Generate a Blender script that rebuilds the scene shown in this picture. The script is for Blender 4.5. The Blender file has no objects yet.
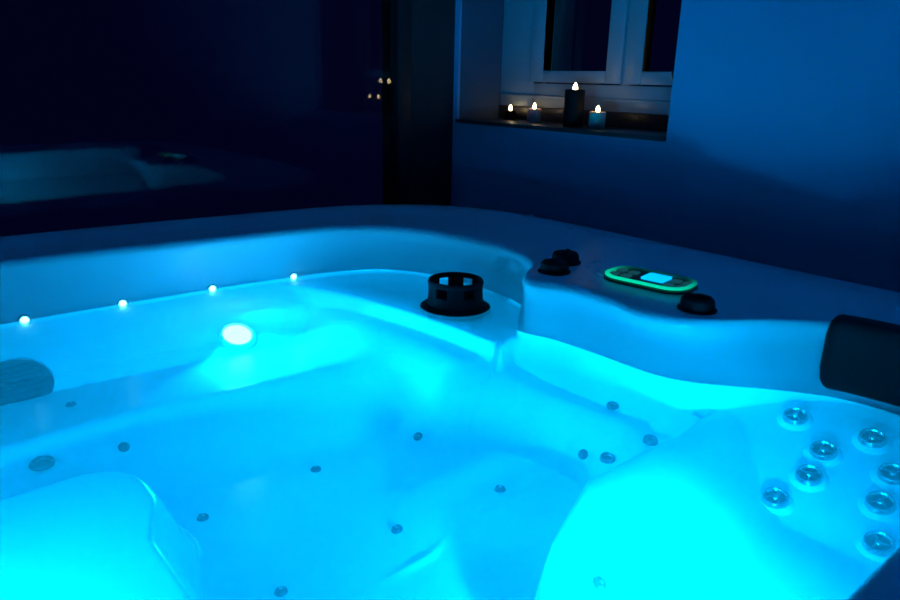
import bpy, bmesh, math, random
from mathutils import Vector, Matrix
random.seed(4)
S = bpy.context.scene
COL = S.collection
H = 0.42           # one design unit in metres
EYE = 1.32         # camera height above the floor

def P(x, y, z):
    return Vector((x * H, y * H, EYE + z * H))

# ------------------------------------------------------------------ GEOMETRY
def sm(a, b, t):
    t = (t - a) / (b - a)
    t = 0.0 if t < 0 else 1.0 if t > 1 else t
    return t * t * (3 - 2 * t)

def mixf(a, b, t):
    return a + (b - a) * t

CX, CY = 1.40, 2.10
WATER_Z = -1.36
RIM_IN = [(3.30, .75), (3.27, 1.0), (3.2, 1.13), (3.0, 1.32), (2.84, 1.43), (2.72, 1.55), (2.67, 1.72),
          (2.71, 1.95), (2.70, 2.2), (2.63, 2.40), (2.68, 2.49), (2.80, 2.56), (2.93, 2.68), (3.02, 2.88), (3.06, 3.24),
          (2.98, 3.65), (2.79, 3.97), (2.5, 4.14), (2.29, 4.2), (1.62, 4.27), (1.06, 4.33), (.56, 4.36), (0, 4.36),
          (-.45, 4.2), (-.75, 3.8), (-.8, 3), (-.8, 1.2), (-.7, .7), (-.3, .4), (.5, .36), (1.4, .365), (1.65, .36),
          (2.4, .335), (3.0, .375), (3.24, .52)]
WALL_LOW = [(3.31, .72), (3.30, .9), (3.26, 1.06), (3.15, 1.24), (3.01, 1.41), (2.88, 1.58), (2.83, 1.72),
            (2.82, 2.05), (2.80, 2.35), (2.75, 2.57), (2.86, 2.65), (3.01, 2.74), (3.12, 2.92), (3.17, 3.3), (3.12, 3.75),
            (2.88, 4.12), (2.5, 4.27), (2.3, 4.30), (1.65, 4.36), (1.04, 4.38), (.5, 4.39), (0, 4.39),
            (-.48, 4.24), (-.79, 3.82), (-.84, 3), (-.84, 1.2), (-.74, .67), (-.33, .36), (.5, .28), (1.4, .29), (1.65, .28),
            (2.4, .25), (3.0, .31), (3.25, .48)]
RIM_OUT = [(4.0, .5), (4.0, 1.09), (3.99, 2.5), (3.97, 3.34), (3.88, 3.95), (3.66, 4.36), (3.4, 4.58), (3.05, 4.76),
           (2.0, 4.92), (.667, 5.02), (-.5, 5.03), (-1.1, 4.85), (-1.38, 4.4), (-1.4, 3), (-1.4, 1), (-1.3, .2), (-.9, -.25),
           (0, -.35), (2, -.35), (3.2, -.3), (3.75, -.05), (3.95, .25)]

def catmull(pts, n=14):
    out = []
    m = len(pts)
    for i in range(m):
        p0, p1, p2, p3 = pts[i - 1], pts[i], pts[(i + 1) % m], pts[(i + 2) % m]
        def d(a, b): return max(1e-6, math.hypot(a[0] - b[0], a[1] - b[1]) ** .5)
        t0 = 0; t1 = t0 + d(p0, p1); t2 = t1 + d(p1, p2); t3 = t2 + d(p2, p3)
        for k in range(n):
            t = t1 + (t2 - t1) * k / n
            r = []
            for c in (0, 1):
                a1 = (t1 - t) / (t1 - t0) * p0[c] + (t - t0) / (t1 - t0) * p1[c]
                a2 = (t2 - t) / (t2 - t1) * p1[c] + (t - t1) / (t2 - t1) * p2[c]
                a3 = (t3 - t) / (t3 - t2) * p2[c] + (t - t2) / (t3 - t2) * p3[c]
                b1 = (t2 - t) / (t2 - t0) * a1 + (t - t0) / (t2 - t0) * a2
                b2 = (t3 - t) / (t3 - t1) * a2 + (t - t1) / (t3 - t1) * a3
                r.append((t2 - t) / (t2 - t1) * b1 + (t - t1) / (t2 - t1) * b2)
            out.append(tuple(r))
    return out

def by_angle(pts, n):
    """radius of the closed outline at n even angles about the tub centre"""
    dense = catmull(pts)
    pol = sorted((math.atan2(y - CY, x - CX) % (2 * math.pi), math.hypot(x - CX, y - CY)) for x, y in dense)
    pol = [(pol[-1][0] - 2 * math.pi, pol[-1][1])] + pol + [(pol[0][0] + 2 * math.pi, pol[0][1])]
    out = []; j = 0
    for i in range(n):
        a = 2 * math.pi * i / n
        while pol[j + 1][0] < a: j += 1
        a0, r0 = pol[j]; a1, r1 = pol[j + 1]
        out.append(r0 + (r1 - r0) * (a - a0) / max(1e-9, a1 - a0))
    return out

NA = 720
R_IN = by_angle(RIM_IN, NA); R_LOW = by_angle(WALL_LOW, NA); R_OUT = by_angle(RIM_OUT, NA)

def r_low(x, y):
    a = (math.atan2(y - CY, x - CX) % (2 * math.pi)) / (2 * math.pi) * NA
    i = int(a) % NA; f = a - int(a)
    return R_LOW[i] * (1 - f) + R_LOW[(i + 1) % NA] * f

SHELF = [(2.3, 2.55), (2.5, 2.55), (2.91, 2.54), (3.34, 2.49), (3.82, 2.39), (4.21, 2.24), (4.5, 2.05)]
def shelf_x(y):
    for (y0, x0), (y1, x1) in zip(SHELF, SHELF[1:]):
        if y <= y1: return x0 + (x1 - x0) * (max(y, y0) - y0) / (y1 - y0)
    return SHELF[-1][1]

def basin_z(x, y):
    """height of the moulded tub interior below the waterline"""
    d = max(0.0, r_low(x, y) - math.hypot(x - CX, y - CY))
    z = -1.86
    # moulded seam across the foot well
    if 1.2 < x < 2.7:
        z += .012 * math.exp(-((y - 1.85 - .10 * sm(2.1, 2.6, x)) / .022) ** 2) * sm(1.2, 1.5, x)
    # back bench
    z = mixf(z, -1.60 - .03 * sm(3.2, 3.9, y), sm(2.80, 3.35, y - .06 * math.sin(2.2 * x)))
    # right bench along the panel side
    z = mixf(z, -1.56, sm(2.30, 2.62, x + .10 * (y - 2)) * sm(1.4, 1.7, y))
    z = mixf(z, -1.72, sm(1.62, 1.80, y) * (1 - sm(1.9, 2.5, y)) * sm(1.5, 1.8, x) * (1 - sm(2.2, 2.5, x)))
    z = mixf(z, -1.48, sm(1.95, 2.45, x) * sm(2.25, 2.7, y))
    # left lounge foot rest, its tip rounded
    ex = .80 - .10 * sm(2.55, 2.2, y)
    rr = math.hypot(max(0, x - .48), max(0, y - 2.66))
    m = (1 - sm(.20, .34, rr)) if (x > .48 and y > 2.66) else (1 - sm(ex - .12, ex + .04, x)) * (1 - sm(2.86, 3.0, y))
    z = mixf(z, -1.575 + .05 * (2.7 - y) * .3, m)
    # near right lounger seat, then its backrest leaning on the wall
    seat = -1.61 + .16 * sm(.85, 1.42, y)
    back = -1.36 - .36 * max(0.0, 3.30 - x)
    s2 = mixf(seat, max(seat - .03, back), sm(2.3, 2.7, x))
    edge_y = 1.42 - .40 * max(0.0, min(1.0, (1.95 - x) / 1.0)) + .05 * sm(2.5, 3.0, x)
    m = (1 - sm(edge_y - .015, edge_y + .09, y)) * sm(1.34, 1.60, x - .20 * (y - 1.25))
    z = mixf(z, s2, m)
    # sides lean in from the waterline
    slope = .50 + 1.0 * sm(3.7, 2.9, y)
    if y < 1.5 and x > 2.3: slope = 3.0
    z = max(z, WATER_Z - .015 - slope * d)
    # filter shelf in the far corner, just under the water
    m = sm(-.025, .025, x - shelf_x(y)) * sm(2.46, 2.53, y - .25 * (x - 2.54))
    z = mixf(z, -1.395, m)
    return z

def basin_n(x, y, e=.02):
    return Vector((-(basin_z(x + e, y) - basin_z(x - e, y)) / (2 * e), -(basin_z(x, y + e) - basin_z(x, y - e)) / (2 * e), 1)).normalized()
# ------------------------------------------------------------------ END GEOMETRY

# ------------------------------------------------------------------ materials
def new_mat(name):
    m = bpy.data.materials.new(name); m.use_nodes = True
    return m, m.node_tree.nodes, m.node_tree.links

def pbr(name, col, rough=.5, metal=0.0, spec=.5, noise=0.0, nscale=8.0, bump=0.0, bscale=60.0, coat=0.0):
    m, n, l = new_mat(name)
    b = n['Principled BSDF']
    b.inputs['Base Color'].default_value = (*col, 1)
    b.inputs['Roughness'].default_value = rough
    b.inputs['Metallic'].default_value = metal
    b.inputs['Specular IOR Level'].default_value = spec
    b.inputs['Coat Weight'].default_value = coat
    tc = n.new('ShaderNodeTexCoord')
    if noise:
        t = n.new('ShaderNodeTexNoise'); t.inputs['Scale'].default_value = nscale; t.inputs['Detail'].default_value = 4
        l.new(tc.outputs['Object'], t.inputs['Vector'])
        r = n.new('ShaderNodeMix'); r.data_type = 'RGBA'
        r.inputs[6].default_value = (*[c * (1 - noise) for c in col], 1); r.inputs[7].default_value = (*[min(1, c * (1 + noise)) for c in col], 1)
        l.new(t.outputs['Fac'], r.inputs[0]); l.new(r.outputs[2], b.inputs['Base Color'])
    if bump:
        t = n.new('ShaderNodeTexNoise'); t.inputs['Scale'].default_value = bscale; t.inputs['Detail'].default_value = 3
        l.new(tc.outputs['Object'], t.inputs['Vector'])
        bp = n.new('ShaderNodeBump'); bp.inputs['Strength'].default_value = bump; bp.inputs['Distance'].default_value = .01
        l.new(t.outputs['Fac'], bp.inputs['Height']); l.new(bp.outputs['Normal'], b.inputs['Normal'])
    return m

def glow(name, col, strength):
    m, n, l = new_mat(name)
    b = n['Principled BSDF']
    b.inputs['Base Color'].default_value = (*col, 1)
    b.inputs['Emission Color'].default_value = (*col, 1)
    b.inputs['Emission Strength'].default_value = strength
    return m

def pane_mat(name, gain):
    """clear glass: see-through with mirror reflection rising at grazing angles"""
    m, n, l = new_mat(name)
    n.remove(n['Principled BSDF'])
    f = n.new('ShaderNodeFresnel'); f.inputs['IOR'].default_value = 1.52
    mu = n.new('ShaderNodeMath'); mu.operation = 'MULTIPLY'; mu.inputs[1].default_value = gain; mu.use_clamp = True
    t = n.new('ShaderNodeBsdfTransparent'); t.inputs['Color'].default_value = (.9, .92, .95, 1)
    g = n.new('ShaderNodeBsdfGlossy'); g.inputs['Roughness'].default_value = .015
    x = n.new('ShaderNodeMixShader')
    l.new(f.outputs[0], mu.inputs[0]); l.new(mu.outputs[0], x.inputs[0])
    l.new(t.outputs[0], x.inputs[1]); l.new(g.outputs[0], x.inputs[2])
    l.new(x.outputs[0], n['Material Output'].inputs['Surface'])
    return m

def water_mat():
    m, n, l = new_mat('lit_water')
    n.remove(n['Principled BSDF'])
    tc = n.new('ShaderNodeTexCoord')
    t1 = n.new('ShaderNodeTexNoise'); t1.inputs['Scale'].default_value = 9; t1.inputs['Detail'].default_value = 3; t1.inputs['Distortion'].default_value = .6
    l.new(tc.outputs['Object'], t1.inputs['Vector'])
    bp = n.new('ShaderNodeBump'); bp.inputs['Strength'].default_value = .25; bp.inputs['Distance'].default_value = .012
    l.new(t1.outputs['Fac'], bp.inputs['Height'])
    f = n.new('ShaderNodeFresnel'); f.inputs['IOR'].default_value = 1.33
    l.new(bp.outputs[0], f.inputs['Normal'])
    t = n.new('ShaderNodeBsdfTransparent'); t.inputs['Color'].default_value = (.85, .97, 1, 1)
    g = n.new('ShaderNodeBsdfGlossy'); g.inputs['Roughness'].default_value = .06
    l.new(bp.outputs[0], g.inputs['Normal'])
    # fine bubbles in the water scatter the lamp light upwards
    tr = n.new('ShaderNodeBsdfTranslucent'); tr.inputs['Color'].default_value = (.75, .95, 1, 1)
    ns = n.new('ShaderNodeTexNoise'); ns.inputs['Scale'].default_value = 3.5; ns.inputs['Detail'].default_value = 6
    l.new(tc.outputs['Object'], ns.inputs['Vector'])
    mr = n.new('ShaderNodeMapRange'); mr.inputs['From Min'].default_value = .35; mr.inputs['From Max'].default_value = .7
    mr.inputs['To Min'].default_value = HAZE[0]; mr.inputs['To Max'].default_value = HAZE[1]
    l.new(ns.outputs['Fac'], mr.inputs['Value'])
    x1 = n.new('ShaderNodeMixShader'); x2 = n.new('ShaderNodeMixShader')
    l.new(mr.outputs[0], x1.inputs[0]); l.new(t.outputs[0], x1.inputs[1]); l.new(tr.outputs[0], x1.inputs[2])
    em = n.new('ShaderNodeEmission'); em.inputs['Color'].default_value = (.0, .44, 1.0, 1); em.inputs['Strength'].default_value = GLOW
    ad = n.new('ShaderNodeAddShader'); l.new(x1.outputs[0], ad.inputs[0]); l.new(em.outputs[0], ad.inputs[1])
    # rays that skim the surface are turned back (total reflection)
    ge = n.new('ShaderNodeNewGeometry'); dt = n.new('ShaderNodeVectorMath'); dt.operation = 'DOT_PRODUCT'
    l.new(ge.outputs['Incoming'], dt.inputs[0]); l.new(ge.outputs['True Normal'], dt.inputs[1])
    ab = n.new('ShaderNodeMath'); ab.operation = 'ABSOLUTE'; l.new(dt.outputs['Value'], ab.inputs[0])
    sk = n.new('ShaderNodeMapRange'); sk.inputs['From Min'].default_value = .16; sk.inputs['From Max'].default_value = .285
    sk.inputs['To Min'].default_value = .95; sk.inputs['To Max'].default_value = 0
    l.new(ab.outputs[0], sk.inputs['Value'])
    mx = n.new('ShaderNodeMath'); mx.operation = 'MAXIMUM'; l.new(f.outputs[0], mx.inputs[0]); l.new(sk.outputs[0], mx.inputs[1])
    l.new(mx.outputs[0], x2.inputs[0]); l.new(ad.outputs[0], x2.inputs[1]); l.new(g.outputs[0], x2.inputs[2])
    l.new(x2.outputs[0], n['Material Output'].inputs['Surface'])
    return m

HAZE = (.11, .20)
GLOW = .23      # even emission added to the water surface in place of scattered lamp light
M = dict(
    acrylic=pbr('white_acrylic', (.80, .84, .88), .28, noise=.03, nscale=3, bump=.02, bscale=25),
    skirt=pbr('dark_cabinet', (.05, .05, .06), .6, noise=.2),
    rubber=pbr('black_foam', (.004, .004, .010), .6, spec=.25, bump=.12, bscale=200),
    plastic=pbr('black_plastic', (.004, .004, .008), .7, spec=.2, noise=.2),
    grille=pbr('grey_plastic', (.015, .02, .05), .4, noise=.15),
    chrome=pbr('steel', (.50, .52, .55), .18, metal=1.0, noise=.05),
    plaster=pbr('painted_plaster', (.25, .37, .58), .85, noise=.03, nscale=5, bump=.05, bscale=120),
    reveal=pbr('reveal_shade', (.07, .11, .17), .85, noise=.05),  # plaster tone darkened to paint in the shade of the recess
    dark_wall=pbr('dark_wall', (.02, .022, .03), .8, noise=.15, bump=.05),
    room_wall=pbr('room_wall', (.10, .12, .17), .9, noise=.05),
    ceil=pbr('ceiling_paint', (.30, .42, .72), .9, noise=.03),
    floor=pbr('floor_tile', (.08, .09, .10), .5, noise=.2),
    frame=pbr('dark_frame', (.012, .013, .018), .45, noise=.2),
    upvc=pbr('white_upvc', (.30, .36, .42), .35, noise=.02),
    sill=pbr('dark_wood', (.045, .038, .045), .4, noise=.4, nscale=20),
    wax_dark=pbr('dark_wax', (.008, .007, .009), .7, spec=.2, noise=.2),
    wax_light=pbr('pale_wax', (.85, .62, .50), .5, noise=.05),
    wick=pbr('wick', (.02, .02, .02), .9, noise=.2),
    flame=glow('flame', (1.0, .74, .36), 13),
    pane=pane_mat('door_glass', .9),
    wpane=pane_mat('window_glass', 1.0),
    lamp=glow('lamp_lens', (.28, .85, 1.0), 4),
    led=glow('led_lens', (.2, .9, 1.0), 5),
    green=glow('panel_glow', (.0, .62, .34), 1.0),
    screen=glow('panel_screen', (.0, .48, 1.0), 1.3),
    pbutton=glow('panel_button', (.01, .09, .10), .6),
    panelface=pbr('panel_face', (.02, .03, .05), .3, noise=.2),
    droplet=pbr('droplet', (.92, .96, 1.0), .08, spec=1.0, noise=.02),
)
b = M['wax_light'].node_tree.nodes['Principled BSDF']
b.inputs['Subsurface Weight'].default_value = 1.0; b.inputs['Subsurface Radius'].default_value = (.6, .5, .38); b.inputs['Subsurface Scale'].default_value = .014
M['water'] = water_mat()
def ring_gradient(m):
    # the ring's lamp sits along its front edge, so it fades towards the back
    n, l = m.node_tree.nodes, m.node_tree.links
    tc = n.new('ShaderNodeTexCoord'); sx = n.new('ShaderNodeSeparateXYZ'); mr = n.new('ShaderNodeMapRange')
    mr.inputs['From Min'].default_value = -.05; mr.inputs['From Max'].default_value = .065
    mr.inputs['To Min'].default_value = .0; mr.inputs['To Max'].default_value = 1.2
    l.new(tc.outputs['Object'], sx.inputs[0]); l.new(sx.outputs['Y'], mr.inputs['Value'])
    l.new(mr.outputs[0], n['Principled BSDF'].inputs['Emission Strength'])
ring_gradient(M['green'])

# ------------------------------------------------------------------ object helpers
def link(name, me, mat, parent=None, smooth=True):
    o = bpy.data.objects.new(name, me); COL.objects.link(o)
    if mat and not me.materials: me.materials.append(mat)
    if smooth:
        for p in me.polygons: p.use_smooth = True
    if parent is not None: o.parent = parent
    return o

def from_bm(name, bm, mat, parent=None, smooth=True, sharp=35):
    bmesh.ops.remove_doubles(bm, verts=bm.verts, dist=1e-6)
    bmesh.ops.recalc_face_normals(bm, faces=bm.faces)
    me = bpy.data.meshes.new(name); bm.to_mesh(me); bm.free()
    o = link(name, me, mat, parent, smooth)
    if smooth:
        try: me.set_sharp_from_angle(angle=math.radians(sharp))
        except Exception: pass
    return o

def thing(name, label, cat, loc, group=None):
    o = bpy.data.objects.new(name, None); COL.objects.link(o); o.location = loc
    o.empty_display_size = .05
    o['label'] = label; o['category'] = cat
    if group: o['group'] = group
    return o

def tag(o, label, cat, group=None, kind=None):
    o['label'] = label; o['category'] = cat
    if group: o['group'] = group
    if kind: o['kind'] = kind
    return o

def box(bm, lo, hi, bevel=0.0):
    r = bmesh.ops.create_cube(bm, size=1)
    c = [(a + b) / 2 for a, b in zip(lo, hi)]; s = [abs(b - a) for a, b in zip(lo, hi)]
    for v in r['verts']: v.co = Vector([v.co[i] * s[i] + c[i] for i in range(3)])
    if bevel:
        es = list({e for v in r['verts'] for e in v.link_edges})
        bmesh.ops.bevel(bm, geom=es, offset=bevel, segments=2, affect='EDGES', profile=.5)

def lathe(bm, prof, n=32, mat=Matrix(), lobes=0, lobe_amp=0.0):
    """prof: list of (r, z) in metres"""
    rings = []
    for r, z in prof:
        if r < 1e-7:
            rings.append([bm.verts.new(mat @ Vector((0, 0, z)))])
        else:
            ring = []
            for i in range(n):
                a = 2 * math.pi * i / n
                k = 1 + (lobe_amp * math.cos(lobes * a) if lobes else 0)
                ring.append(bm.verts.new(mat @ Vector((r * k * math.cos(a), r * k * math.sin(a), z))))
            rings.append(ring)
    for a, b in zip(rings, rings[1:]):
        for i in range(n):
            j = (i + 1) % n
            if len(a) == 1 and len(b) == 1: continue
            if len(a) == 1: bm.faces.new((a[0], b[i], b[j]))
            elif len(b) == 1: bm.faces.new((a[i], a[j], b[0]))
            else: bm.faces.new((a[i], a[j], b[j], b[i]))

def struct(o):
    o['kind'] = 'structure'
    return o

def align(nrm, spin=0.0):
    return Vector((0, 0, 1)).rotation_difference(nrm).to_matrix().to_4x4() @ Matrix.Rotation(spin, 4, 'Z')

# ------------------------------------------------------------------ the room
X_R, Y_L = 4.60, 5.31            # right wall face, left (glass) wall face
X_B, Y_B = -6.0, -6.0
Z_F = -EYE / H; Z_C = (2.45 - EYE) / H

def pbox(bm, lo, hi, bevel=0.0):
    box(bm, P(*lo), P(*hi), bevel)

bm = bmesh.new(); pbox(bm, (X_B - .3, Y_B - .3, Z_F - .3), (X_R + .9, Y_L + .5, Z_F)); struct(from_bm('floor', bm, M['floor'], smooth=False))
bm = bmesh.new(); pbox(bm, (X_B - .3, Y_B - .3, Z_C), (X_R + .9, Y_L + .5, Z_C + .3)); struct(from_bm('ceiling', bm, M['ceil'], smooth=False))
bm = bmesh.new(); pbox(bm, (X_B - .3, Y_B - .3, Z_F), (X_B, Y_L + .5, Z_C)); struct(from_bm('wall_front', bm, M['room_wall'], smooth=False))
bm = bmesh.new(); pbox(bm, (X_B, Y_B - .3, Z_F), (X_R + .9, Y_B, Z_C)); struct(from_bm('wall_back', bm, M['room_wall'], smooth=False))
# right wall with the window recess
NY0, NY1, NZ0, NZ1 = 2.93, 5.25, -.375, 2.05
WX = 5.42
bm = bmesh.new()
pbox(bm, (X_R, Y_B, Z_F), (WX, NY0, Z_C))
pbox(bm, (X_R, NY1, Z_F), (WX, Y_L + .5, Z_C))
pbox(bm, (X_R, NY0, Z_F), (WX, NY1, NZ0 - .035))
pbox(bm, (X_R, NY0, NZ1), (WX, NY1, Z_C))
struct(from_bm('wall_right', bm, M['plaster'], smooth=False))
# left wall: a dark return beside the corner, the rest is a big glazed door
DX1 = 3.98
bm = bmesh.new()
pbox(bm, (4.08, Y_L, Z_F), (X_R, Y_L + .4, Z_C))
pbox(bm, (X_B, Y_L, Z_C - .5), (4.08, Y_L + .4, Z_C))
pbox(bm, (X_B, Y_L, Z_F), (-3.4, Y_L + .4, Z_C - .5))
struct(from_bm('wall_left', bm, M['dark_wall'], smooth=False))

door = bpy.data.objects.new('door_1', None); COL.objects.link(door); door.location = P(0, Y_L, Z_F); struct(door)
def child(o, par):
    o.parent = par; o.matrix_parent_inverse = Matrix.Translation(-Vector(par.location)); return o
bm = bmesh.new()
zt = Z_C - .5
pbox(bm, (3.93, Y_L - .02, Z_F), (4.08, Y_L + .25, zt), .006)
pbox(bm, (-3.4, Y_L - .05, Z_F), (-3.19, Y_L + .25, zt), .006)
pbox(bm, (-3.19, Y_L - .05, zt - .2), (3.93, Y_L + .25, zt), .006)
pbox(bm, (-3.19, Y_L - .05, Z_F), (3.93, Y_L + .25, Z_F + .25), .006)
child(from_bm('door_frame', bm, M['frame']), door)
for dy in (0.0, .085):
    bm = bmesh.new()
    pbox(bm, (-3.19, Y_L + .02 + dy, Z_F + .25), (3.93, Y_L + .022 + dy, zt - .2))
    # a single thin sheet: keep only the room side face
    bmesh.ops.delete(bm, geom=[f for f in bm.faces if f.calc_center_median().y > P(0, Y_L + .021 + dy, 0).y or abs(f.normal.y) < .5], context='FACES')
    child(from_bm('pane', bm, M['pane'], smooth=False), door)

# ------------------------------------------------------------------ window in the recess
win = bpy.data.objects.new('window_1', None); COL.objects.link(win); win.location = P(5.25, 4.1, NZ0); struct(win)
FX0, FX1 = 5.17, 5.35
bm = bmesh.new()
pbox(bm, (FX0, 4.80, -.25), (FX1, NY1, NZ1), .004)
pbox(bm, (FX0, NY0, -.25), (FX1, NY0 + .08, NZ1), .004)
pbox(bm, (FX0, NY0, -.25), (FX1, 4.80, -.03), .004)
pbox(bm, (FX0, NY0, NZ1 - .2), (FX1, 4.80, NZ1), .004)
pbox(bm, (FX0, 3.70, -.03), (FX1, 3.80, NZ1 - .2), .004)
pbox(bm, (FX0 - .02, NY0 + .01, -.16), (FX0, NY1 - .01, -.14), .002)
child(from_bm('window_frame', bm, M['upvc']), win)
def sash(y0, y1, rail):
    z0, z1 = -.02, NZ1 - .2
    bm = bmesh.new(); x0, x1 = FX0 - .035, FX0 + .09
    pbox(bm, (x0, y0, z0), (x1, y0 + rail, z1), .005)
    pbox(bm, (x0, y1 - rail, z0), (x1, y1, z1), .005)
    pbox(bm, (x0, y0 + rail, z0), (x1, y1 - rail, z0 + .105), .005)
    pbox(bm, (x0, y0 + rail, z1 - .105), (x1, y1 - rail, z1), .005)
    s = child(from_bm('sash', bm, M['upvc']), win)
    bm = bmesh.new()
    a = [P(FX0 + .03, y0 + rail, z0 + .1), P(FX0 + .03, y1 - rail, z0 + .1), P(FX0 + .03, y1 - rail, z1 - .1), P(FX0 + .03, y0 + rail, z1 - .1)]
    bm.faces.new([bm.verts.new(v) for v in a])
    p = from_bm('pane', bm, M['wpane'], smooth=False); p.parent = s
    return s
sash(3.775, 4.83, .165)
s2 = sash(3.005, 3.725, .15)
bm = bmesh.new()
pbox(bm, (FX0 - .065, 3.235, .03), (FX0 - .03, 3.275, .10), .004)
hg = from_bm('window_hinge', bm, M['chrome']); hg.parent = s2
# dark sill board with a low upstand below the frame
bm = bmesh.new()
pbox(bm, (X_R - .03, NY0 + .005, NZ0 - .035), (FX0, NY1 - .005, NZ0), .004)
pbox(bm, (FX0 - .02, NY0 + .005, NZ0), (FX1, NY1 - .005, -.25), .003)
child(from_bm('window_sill', bm, M['sill']), win)

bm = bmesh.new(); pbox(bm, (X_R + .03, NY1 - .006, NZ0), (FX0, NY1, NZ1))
struct(from_bm('shade_sheet_1', bm, M['reveal'], smooth=False))  # thin dark sheet added over the left reveal, standing in for shade
# ------------------------------------------------------------------ candles on the sill
def candle(name, label, x, y, r, h, body_mat, group=None, holder=False, fs=1.0):
    base = P(x, y, NZ0)
    t = thing(name, label, 'candle', base, group)
    r *= H; h *= H
    bm = bmesh.new()
    lathe(bm, [(0, 0), (r * .96, 0), (r, r * .08), (r, h - r * .12), (r * .94, h), (r * .8, h - .0005), (r * .55, h - r * .22), (0, h - r * .28)], 28)
    from_bm('wax', bm, body_mat, t)
    if holder:
        bm = bmesh.new()
        lathe(bm, [(0, -.0), (r * 1.05, 0), (r * 1.15, r * .2), (r * 1.18, h * .72), (r * 1.10, h * .74), (r * 1.06, r * .2), (0, r * .1)], 28)
        from_bm('holder', bm, M['wax_dark'], t)
    z0 = h - r * .28
    bm = bmesh.new(); lathe(bm, [(0, z0), (.0009, z0), (.0008, z0 + .009), (0, z0 + .0095)], 8)
    from_bm('wick', bm, M['wick'], t)
    bm = bmesh.new()
    f = .0175 * fs
    lathe(bm, [(0, z0 + .004), (.26 * f, z0 + .005), (.42 * f, z0 + .004 + .35 * f), (.42 * f, z0 + .004 + .65 * f), (.33 * f, z0 + .004 + 1.0 * f),
               (.16 * f, z0 + .004 + 1.3 * f), (0, z0 + .004 + 1.5 * f)], 16)
    from_bm('flame', bm, M['flame'], t)
    L = bpy.data.lights.new('candle_light', 'POINT'); L.energy = .006 * fs; L.color = (1, .58, .22); L.shadow_soft_size = .003
    lo = bpy.data.objects.new('candle_light', L); COL.objects.link(lo); lo.parent = t; lo.location = (0, 0, z0 + .022)
    return t
candle('pillar_candle', 'tall dark pillar candle, burning, the tallest on the window sill', 4.82, 3.995, .085, .305, M['wax_dark'], fs=1.15)
candle('tealight', 'small lit tealight in a dark holder at the left end of the sill', 5.06, 4.985, .05, .085, M['wax_dark'], holder=True)
candle('votive_candle', 'short pale votive candle, lit, between the dark tealight and the tall pillar', 4.99, 4.605, .065, .12, M['wax_light'])
candle('votive_candle', 'short pale votive candle, lit, right of the tall dark pillar', 4.84, 3.755, .068, .135, M['wax_light'])

# ------------------------------------------------------------------ the hot tub
TUB0 = P(CX, CY, Z_F)
tub = thing('hot_tub', 'large white hot tub with moulded seats, black headrest and green-lit control panel', 'hot tub', TUB0)
def tubchild(o):
    o.parent = tub; o.matrix_parent_inverse = Matrix.Translation(-TUB0); return o

def build_shell():
    verts, faces, rows = [], [], []
    ang = [2 * math.pi * i / NA for i in range(NA)]
    def ring(fn):
        row = []
        for i, a in enumerate(ang):
            r, z = fn(i); row.append(len(verts)); verts.append(P(CX + r * math.cos(a), CY + r * math.sin(a), z))
        rows.append(row)
    # outer lip, rolled over
    for off, z in [(-.10, -1.24), (-.02, -1.23), (.0, -1.20), (.004, -1.10), (0, -1.05), (-.012, -1.02), (-.03, -1.0), (-.06, -.985)]:
        ring(lambda i, off=off, z=z: (R_OUT[i] + off, z))
    # flat top: raised outer band, then the deck, rounded inner edge
    prof = [(.15, -.980), (.27, -.982), (.34, -.990), (.40, -1.0), (.55, -1.003), (.70, -1.003), (.82, -1.002), (.90, -1.0), (.94, -1.0), (.965, -1.003), (.985, -1.012), (.997, -1.026), (1.0, -1.045)]
    for s, z in prof:
        ring(lambda i, s=s, z=z: (mixf(R_OUT[i] - .06, R_IN[i], s), z))
    for s in (.12, .25, .4, .55, .7, .85, 1.0):
        ring(lambda i, s=s: (mixf(R_IN[i], R_LOW[i], s ** .7), mixf(-1.045, WATER_Z - .0, s)))
    # basin
    NR = 200
    for k in range(1, NR):
        t = 1 - (k / NR) ** 1.0
        row = []
        for i, a in enumerate(ang):
            r = R_LOW[i] * t; x = CX + r * math.cos(a); y = CY + r * math.sin(a)
            row.append(len(verts)); verts.append(P(x, y, basin_z(x, y)))
        rows.append(row)
    for r0, r1 in zip(rows, rows[1:]):
        for i in range(NA):
            j = (i + 1) % NA
            faces.append((r0[i], r0[j], r1[j], r1[i]))
    c = len(verts); verts.append(P(CX, CY, basin_z(CX, CY)))
    for i in range(NA): faces.append((rows[-1][i], rows[-1][(i + 1) % NA], c))
    me = bpy.data.meshes.new('shell'); me.from_pydata([tuple(v) for v in verts], [], faces); me.update()
    return tubchild(link('shell', me, M['acrylic']))
shell = build_shell()
# outer cabinet below the rim
bm = bmesh.new()
prev = None
for off, z in [(-.12, -1.22), (-.14, Z_F + .0)]:
    ring = []
    for i in range(0, NA, 6):
        a = 2 * math.pi * i / NA; r = R_OUT[i] + off
        ring.append(bm.verts.new(P(CX + r * math.cos(a), CY + r * math.sin(a), z)))
    if prev:
        for i in range(len(ring)):
            j = (i + 1) % len(ring); bm.faces.new((prev[i], prev[j], ring[j], ring[i]))
    prev = ring
tubchild(from_bm('cabinet', bm, M['skirt']))

# water surface
bm = bmesh.new()
ring = []; c = bm.verts.new(P(CX, CY, WATER_Z))
for i in range(0, NA, 2):
    a = 2 * math.pi * i / NA; r = R_LOW[i] - .002
    ring.append(bm.verts.new(P(CX + r * math.cos(a), CY + r * math.sin(a), WATER_Z)))
for i in range(len(ring)): bm.faces.new((ring[i], ring[(i + 1) % len(ring)], c))
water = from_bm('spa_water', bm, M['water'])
tag(water, 'still clear water glowing bright cyan, filling the white hot tub', 'water')

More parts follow.
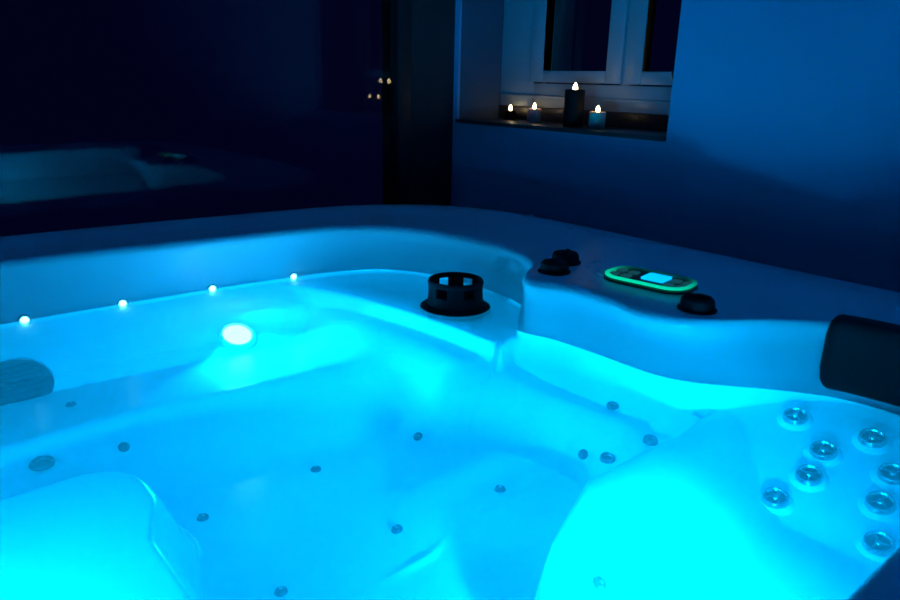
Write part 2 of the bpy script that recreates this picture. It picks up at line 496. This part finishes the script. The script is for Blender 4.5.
# ---- jets in the lounger backrest
def surf(x, y, lift=0.0, spin=0.0):
    n = basin_n(x, y)
    return Matrix.Translation(P(x, y, basin_z(x, y)) + n * lift * H) @ align(n, spin)

def make_jet(m, r, dark=False):
    """pop-in massage jet: flat white flange, steel trim ring, nozzle hub with spokes"""
    e = bpy.data.objects.new('jet', None); COL.objects.link(e); e.empty_display_size = .02
    e.parent = tub; e.matrix_parent_inverse = Matrix.Translation(-TUB0); e.matrix_basis = m
    bm = bmesh.new(); lathe(bm, [(r * 1.04, .001), (r * 1.3, -.002), (r * 1.5, -.005), (r * 1.6, -.008)], 36)
    from_bm('flange', bm, M['acrylic'], e)
    bm = bmesh.new(); lathe(bm, [(r * .70, .002), (r * .74, .007), (r * .84, .0095), (r * .96, .009), (r * 1.06, .005), (r * 1.08, .0)], 36)
    from_bm('trim_ring', bm, M['chrome'], e)
    bm = bmesh.new()
    lathe(bm, [(0, .0085), (r * .2, .0085), (r * .30, .006), (r * .32, .002)], 20)
    for k in range(3):
        mm = Matrix.Rotation(k * 2 * math.pi / 3, 4, 'Z')
        b2 = bmesh.new(); box(b2, (r * .2, -r * .09, .002), (r * .78, r * .09, .006))
        for v in b2.verts: v.co = mm @ v.co
        tmp = bpy.data.meshes.new('t'); b2.to_mesh(tmp); b2.free(); bm.from_mesh(tmp); bpy.data.meshes.remove(tmp)
    from_bm('nozzle', bm, M['chrome'], e)
    bm = bmesh.new(); lathe(bm, [(0, .0012), (r * .76, .0016)], 24)
    from_bm('jet_face', bm, M['grille'], e)
    return e

def dup_part(src, m):
    c = src.copy(); COL.objects.link(c); c.matrix_basis = m
    for ch in list(src.children):
        d = ch.copy(); COL.objects.link(d); d.parent = c
    return c
JETS = [(3.073, 1.133), (2.944, 0.949), (2.794, 0.934), (2.618, 0.982), (3.103, 0.824), (2.959, 0.69), (2.802, 0.669), (2.627, 0.603)]
#@JETS
j0 = None
for k, (x, y) in enumerate(JETS):
    m = surf(x, y, .012, k * .7)
    if j0 is None: j0 = make_jet(m, .050 * H)
    else: dup_part(j0, m)

# ---- dark recessed jets and small air injectors
def make_injector(m, r):
    e = bpy.data.objects.new('air_injector', None); COL.objects.link(e); e.empty_display_size = .02
    e.parent = tub; e.matrix_parent_inverse = Matrix.Translation(-TUB0); e.matrix_basis = m
    bm = bmesh.new(); lathe(bm, [(0, .006), (r * .5, .006), (r * .8, .004), (r, 0), (r, -.004)], 20)
    from_bm('cap', bm, M['grille'], e)
    bm = bmesh.new(); lathe(bm, [(0, .0085), (r * .22, .008), (r * .3, .005)], 12)
    from_bm('pin', bm, M['chrome'], e)
    return e
INJ = [(0.923, 2.678), (1.531, 2.074), (0.967, 2.045), (1.94, 1.868), (2.062, 2.605), (1.509, 2.716), (0.769, 3.197), (2.469, 1.834), (1.616, 1.089), (0.665, 3.676)]
#@INJ
i0 = None
for x, y in INJ:
    m = surf(x, y, .002)
    if i0 is None: i0 = make_injector(m, .026 * H)
    else: dup_part(i0, m)

def make_side_jet(m, r):
    e = bpy.data.objects.new('side_jet', None); COL.objects.link(e); e.empty_display_size = .02
    e.parent = tub; e.matrix_parent_inverse = Matrix.Translation(-TUB0); e.matrix_basis = m
    bm = bmesh.new(); lathe(bm, [(r * .62, .004), (r * .7, .010), (r * .9, .011), (r, .006), (r * 1.03, -.003)], 28)
    from_bm('trim_ring', bm, M['grille'], e)
    bm = bmesh.new(); lathe(bm, [(0, .004), (r * .3, .004), (r * .64, .001)], 20)
    from_bm('jet_face', bm, M['plastic'], e)
    return e
SIDE = [(2.489, 1.707, 0.036), (2.669, 1.603, 0.036), (2.698, 1.853, 0.03), (0.433, 3.205, 0.05)]
#@SIDE
for x, y, r in SIDE: make_side_jet(Matrix.Translation(P(x, y, basin_z(x, y) + .02)) @ align((basin_n(x, y, .08) + Vector((0, 0, 4))).normalized()) @ Matrix.Diagonal((1, 1, .45, 1)), r * H)

# ---- suction cover on the back bench
SUCT = (0.481, 4.009)
#@SUCT
e = bpy.data.objects.new('suction_cover', None); COL.objects.link(e); e.parent = tub; e.matrix_parent_inverse = Matrix.Translation(-TUB0)
e.matrix_basis = surf(*SUCT, .004); r = .185 * H
bm = bmesh.new(); lathe(bm, [(0, .011), (r * .55, .0105), (r * .8, .008), (r * .95, .003), (r, -.006)], 40)
from_bm('cover_plate', bm, M['grille'], e)
bm = bmesh.new()
for k in range(-3, 4):
    w = math.sqrt(max(.05, .62 - (k * .2) ** 2)) * r
    box(bm, (-w, k * .2 * r - .0016, .008), (w, k * .2 * r + .0016, .0125))
from_bm('grating', bm, M['plastic'], e, smooth=False)

# ---- underwater lamp on the back side
LAMP = (1.686, 3.963)
#@LAMP
e = bpy.data.objects.new('underwater_light', None); COL.objects.link(e); e.parent = tub; e.matrix_parent_inverse = Matrix.Translation(-TUB0)
LM = surf(*LAMP, .0); e.matrix_basis = LM; r = .095 * H
bm = bmesh.new(); lathe(bm, [(r * .9, .008), (r, .012), (r * 1.15, .009), (r * 1.22, -.003)], 32)
from_bm('bezel', bm, M['acrylic'], e)
bm = bmesh.new(); lathe(bm, [(0, .016), (r * .4, .0145), (r * .75, .011), (r * .92, .006)], 32)
from_bm('lens', bm, M['lamp'], e)

# ---- waterline LEDs on the back wall
LEDS = [(.655, 4.31), (1.16, 4.31), (1.70, 4.3), (2.24, 4.22)]
#@LEDS
l0 = None
for x, y in LEDS:
    a = math.atan2(y - CY, x - CX); rr = r_low(x, y)
    base = P(CX + rr * math.cos(a), CY + rr * math.sin(a), WATER_Z + .004)
    m = Matrix.Translation(base) @ align(Vector((-.06, -1, -.05)).normalized())
    if l0 is None:
        l0 = bpy.data.objects.new('waterline_light', None); COL.objects.link(l0)
        l0.parent = tub; l0.matrix_parent_inverse = Matrix.Translation(-TUB0); l0.matrix_basis = m
        r = .026 * H
        bm = bmesh.new(); lathe(bm, [(r * .8, .004), (r, .005), (r * 1.2, .003), (r * 1.25, -.004)], 20); from_bm('bezel', bm, M['acrylic'], l0)
        bm = bmesh.new(); lathe(bm, [(0, .009), (r * .45, .0075), (r * .82, .003)], 20); from_bm('lens', bm, M['led'], l0)
    else: dup_part(l0, m)

# ---- filter basket on the corner shelf
e = bpy.data.objects.new('filter_basket', None); COL.objects.link(e); e.parent = tub; e.matrix_parent_inverse = Matrix.Translation(-TUB0)
e.location = P(2.765, 3.13, -1.392)
u = H
bm = bmesh.new(); lathe(bm, [(0, 0), (.205 * u, 0), (.222 * u, .012 * u), (.222 * u, .03 * u), (.20 * u, .045 * u), (.175 * u, .055 * u), (.17 * u, .05 * u)], 48)
from_bm('base_ring', bm, M['plastic'], e)
bm = bmesh.new(); lathe(bm, [(.182 * u, .05 * u), (.176 * u, .055 * u), (.170 * u, .115 * u), (.160 * u, .115 * u), (.165 * u, .05 * u)], 48)
from_bm('lower_band', bm, M['plastic'], e)
for k in range(6):
    bm = bmesh.new(); a = k * math.pi / 3 + .847; hw = .30
    vs = []
    for rr in (.172, .152):
        for z in (.112, .180):
            for da in (-hw, -hw / 2, 0, hw / 2, hw):
                vs.append(bm.verts.new((rr * u * math.cos(a + da), rr * u * math.sin(a + da), z * u)))
    def q(i, j, k2): return vs[i * 10 + j * 5 + k2]
    for k2 in range(4):
        for i in (0, 1): bm.faces.new((q(i, 0, k2), q(i, 0, k2 + 1), q(i, 1, k2 + 1), q(i, 1, k2)))
    for k2 in (0, 4): bm.faces.new((q(0, 0, k2), q(1, 0, k2), q(1, 1, k2), q(0, 1, k2)))
    from_bm('slot_pillar', bm, M['plastic'], e, smooth=False)
bm = bmesh.new(); lathe(bm, [(.150 * u, .175 * u), (.172 * u, .175 * u), (.174 * u, .19 * u), (.168 * u, .205 * u), (.155 * u, .208 * u), (.148 * u, .20 * u), (.150 * u, .175 * u)], 48)
from_bm('basket_rim', bm, M['plastic'], e)
bm = bmesh.new(); lathe(bm, [(.16 * u, .07 * u), (.05 * u, .06 * u), (.045 * u, .12 * u), (0, .125 * u)], 32)
from_bm('basket_floor', bm, M['plastic'], e)

# ---- diverter knobs on the deck
def make_knob(x, y, rot, r=.082):
    e = bpy.data.objects.new('diverter_knob', None); COL.objects.link(e); e.parent = tub; e.matrix_parent_inverse = Matrix.Translation(-TUB0)
    e.matrix_basis = Matrix.Translation(P(x, y, -1.003)) @ Matrix.Rotation(rot, 4, 'Z')
    r *= H
    bm = bmesh.new(); lathe(bm, [(0, 0), (r * 1.08, 0), (r * 1.1, .003), (r * 1.0, .006), (0, .006)], 40)
    from_bm('base_plate', bm, M['plastic'], e)
    bm = bmesh.new(); lathe(bm, [(r * .92, .006), (r * .95, .012), (r * .90, .022), (r * .78, .026), (0, .027)], 48, lobes=8, lobe_amp=.02)
    from_bm('knob_body', bm, M['plastic'], e)
    bm = bmesh.new(); box(bm, (-r * .6, -r * .2, .022), (r * .6, r * .2, .031), .004)
    from_bm('grip_bar', bm, M['plastic'], e)
    return e
KN = [(3.075, 2.53, .4), (2.865, 2.43, .9), (2.90, 1.585, 1.9)]
#@KN
for x, y, a in KN: make_knob(x, y, a)

# ---- control panel
PX, PY, PROT = 3.12, 1.99, math.radians(98)
e = bpy.data.objects.new('control_panel', None); COL.objects.link(e); e.parent = tub; e.matrix_parent_inverse = Matrix.Translation(-TUB0)
e.matrix_basis = Matrix.Translation(P(PX, PY, -1.002)) @ Matrix.Rotation(PROT, 4, 'Z')
def rrect(hx, hy, r, n=8):
    out = []
    for cx_, cy_, a0 in ((hx - r, hy - r, 0), (-hx + r, hy - r, 90), (-hx + r, -hy + r, 180), (hx - r, -hy + r, 270)):
        for k in range(n + 1):
            a = math.radians(a0 + 90 * k / n); out.append((cx_ + r * math.cos(a), cy_ + r * math.sin(a)))
    return out
def rr_loft(bm, secs, cap=True, capb=True):
    rows = [[bm.verts.new((x, y, z)) for x, y in rrect(hx, hy, r)] for hx, hy, r, z in secs]
    for a, b in zip(rows, rows[1:]):
        for i in range(len(a)):
            j = (i + 1) % len(a); bm.faces.new((a[i], a[j], b[j], b[i]))
    if cap: bm.faces.new(rows[-1])
    if capb: bm.faces.new(list(reversed(rows[0])))
hx, hy, rr = .238 * H, .148 * H, .115 * H
bm = bmesh.new(); rr_loft(bm, [(hx, hy, rr, 0), (hx, hy, rr, .005), (hx - .004, hy - .004, rr - .004, .0075)])
from_bm('panel_body', bm, M['panelface'], e)
bm = bmesh.new(); rr_loft(bm, [(hx - .006, hy - .006, rr - .006, .0072), (hx - .002, hy - .002, rr - .002, .009), (hx - .002, hy - .002, rr - .002, .0125), (hx - .006, hy - .006, rr - .006, .014), (hx - .012, hy - .012, rr - .012, .0125), (hx - .012, hy - .012, rr - .012, .0072)], False, False)
from_bm('light_ring', bm, M['green'], e)
bm = bmesh.new(); rr_loft(bm, [(.062 * H, .062 * H, .01 * H, .0074), (.062 * H, .062 * H, .01 * H, .0115), (.058 * H, .058 * H, .008 * H, .012)])
sc_ = from_bm('screen', bm, M['screen'], e); sc_.location = (-.022 * H, -.028 * H, 0)
bt = None
for bx, by in ((.115, .045), (.115, -.045), (.185, .05), (.185, -.045), (-.125, .05), (-.125, -.045), (-.19, .045), (-.19, -.045)):
    if bt is None:
        bm = bmesh.new(); rr_loft(bm, [(.026 * H, .03 * H, .012 * H, .0074), (.026 * H, .03 * H, .012 * H, .0100), (.021 * H, .025 * H, .010 * H, .011)])
        bt = from_bm('button', bm, M['pbutton'], e); o = bt
    else:
        o = bt.copy(); COL.objects.link(o)
    o.location = (bx * H, by * H, 0)

# ---- headrest on the corner of the rim
HW = [(3.235, 1.13), (3.275, 1.0), (3.30, .85), (3.305, .7), (3.27, .55), (3.18, .44)]
#@HEAD
def build_headrest():
    bm = bmesh.new()
    pts = HW; NU, NV = 72, 32
    def path(t):
        f = t * (len(pts) - 1); i = min(int(f), len(pts) - 2); f -= i
        return (mixf(pts[i][0], pts[i + 1][0], f), mixf(pts[i][1], pts[i + 1][1], f))
    grid = []
    for a in range(NU + 1):
        u_ = a / NU; su = abs(2 * u_ - 1)
        p = path(u_); q0 = path(max(0, u_ - .04)); q1 = path(min(1, u_ + .04))
        tx, ty = q1[0] - q0[0], q1[1] - q0[1]; L = math.hypot(tx, ty); nx, ny = ty / L, -tx / L
        if nx > 0: nx, ny = -nx, -ny
        row = []
        q = max(0, su - .84) / .16; rd = math.sqrt(max(0, 1 - q * q)); hh = .170 - .085 * (1 - rd)
        for b in range(NV):
            w = 2 * math.pi * b / NV
            cc, ss = math.cos(w), math.sin(w)
            ce = math.copysign(abs(cc) ** .35, cc); se = math.copysign(abs(ss) ** .45, ss)
            th = .060 * (.15 + .85 * rd)
            zc = -1.132
            z = zc + hh * se
            off = .02 + th * ce + .025 * (1 - (ss + 1) / 2) * 0
            row.append(bm.verts.new(P(p[0] + nx * off, p[1] + ny * off, z)))
        grid.append(row)
    for r0, r1 in zip(grid, grid[1:]):
        for b in range(NV):
            c2 = (b + 1) % NV; bm.faces.new((r0[b], r0[c2], r1[c2], r1[b]))
    bm.faces.new(grid[0]); bm.faces.new(list(reversed(grid[-1])))
    o = tubchild(from_bm('headrest', bm, M['rubber'], sharp=60))
    o['label'] = 'black foam headrest pillow'
    return o
build_headrest()

# ---- splashes of water left on the rim
bm = bmesh.new()
def drop(x, y, r, z=-1.0):
    r *= H
    m = Matrix.Translation(P(x, y, z))
    lathe(bm, [(r, -.0004), (r * .85, r * .3), (r * .5, r * .5), (0, r * .58)], 10, m)
spots = []
for k in range(34):
    spots.append((random.uniform(2.78, 3.3), random.uniform(2.15, 2.5)))
for k in range(14):
    spots.append((random.uniform(3.72, 3.9), random.uniform(2.6, 3.6)))
for x, y in spots:
    if any(math.hypot(x - kx, y - ky) < .13 for kx, ky, _ in KN): continue
    if math.hypot(x - CX, y - CY) < r_low(x, y) + .03: continue
    drop(x, y, random.uniform(.008, .017), -.979 if x > 3.7 else -1.003)
d = from_bm('water_droplets', bm, M['droplet'])
tag(d, 'scattered water drops sparkling on the tub rim near the control knobs', 'water drops', kind='stuff')

# ------------------------------------------------------------------ lights
def point(name, loc, energy, col, size):
    L = bpy.data.lights.new(name, 'POINT'); L.energy = energy; L.color = col; L.shadow_soft_size = size
    o = bpy.data.objects.new(name, L); COL.objects.link(o); o.location = loc
    return o
WL = (.0, .46, 1.0)
def disk(name, loc, direction, energy, col, size):
    L = bpy.data.lights.new(name, 'AREA'); L.shape = 'DISK'; L.size = size; L.energy = energy; L.color = col
    o = bpy.data.objects.new(name, L); COL.objects.link(o); o.location = loc
    o.rotation_euler = Vector(direction).to_track_quat('-Z', 'Y').to_euler()
    return o
disk('underwater_lamp', LM @ Vector((0, 0, .012)), (.10, -1, -.45), 11.5, WL, .07).data.spread = math.radians(140)
disk('left_fill_light', P(-.62, 1.6, -1.44), (1, .55, -.30), 10.5, WL, .07).data.spread = math.radians(112)  # unseen fill light added to brighten the left side of the basin
disk('seat_fill_light', P(1.30, .42, -1.46), (.60, .85, -.30), 6.2, WL, .05).data.spread = math.radians(100)  # unseen light without a fixture, added to brighten the near seat

w = bpy.data.worlds.new('night'); S.world = w; w.use_nodes = True
bg = w.node_tree.nodes['Background']; bg.inputs[0].default_value = (.05, .06, .9, 1); bg.inputs[1].default_value = .012

# ------------------------------------------------------------------ camera
cam = bpy.data.cameras.new('camera'); co = bpy.data.objects.new('camera', cam); COL.objects.link(co)
cam.sensor_width = 36; cam.lens = 28.0; cam.clip_start = .02
pitch, roll, az = math.radians(17.6), math.radians(1.3), math.radians(41)
fw = Vector((math.sin(az) * math.cos(pitch), math.cos(az) * math.cos(pitch), -math.sin(pitch)))
rt = Vector((math.cos(az), -math.sin(az), 0)); up = rt.cross(fw)
r2 = rt * math.cos(roll) + up * math.sin(roll); u2 = up * math.cos(roll) - rt * math.sin(roll)
mm = Matrix((r2, u2, -fw)).transposed().to_4x4(); mm.translation = P(0, 0, 0)
co.matrix_world = mm
cam.dof.use_dof = True; cam.dof.focus_distance = 12.0; cam.dof.aperture_fstop = 11.0
S.camera = co
S.view_settings.view_transform = 'Standard'
S.view_settings.look = 'None'
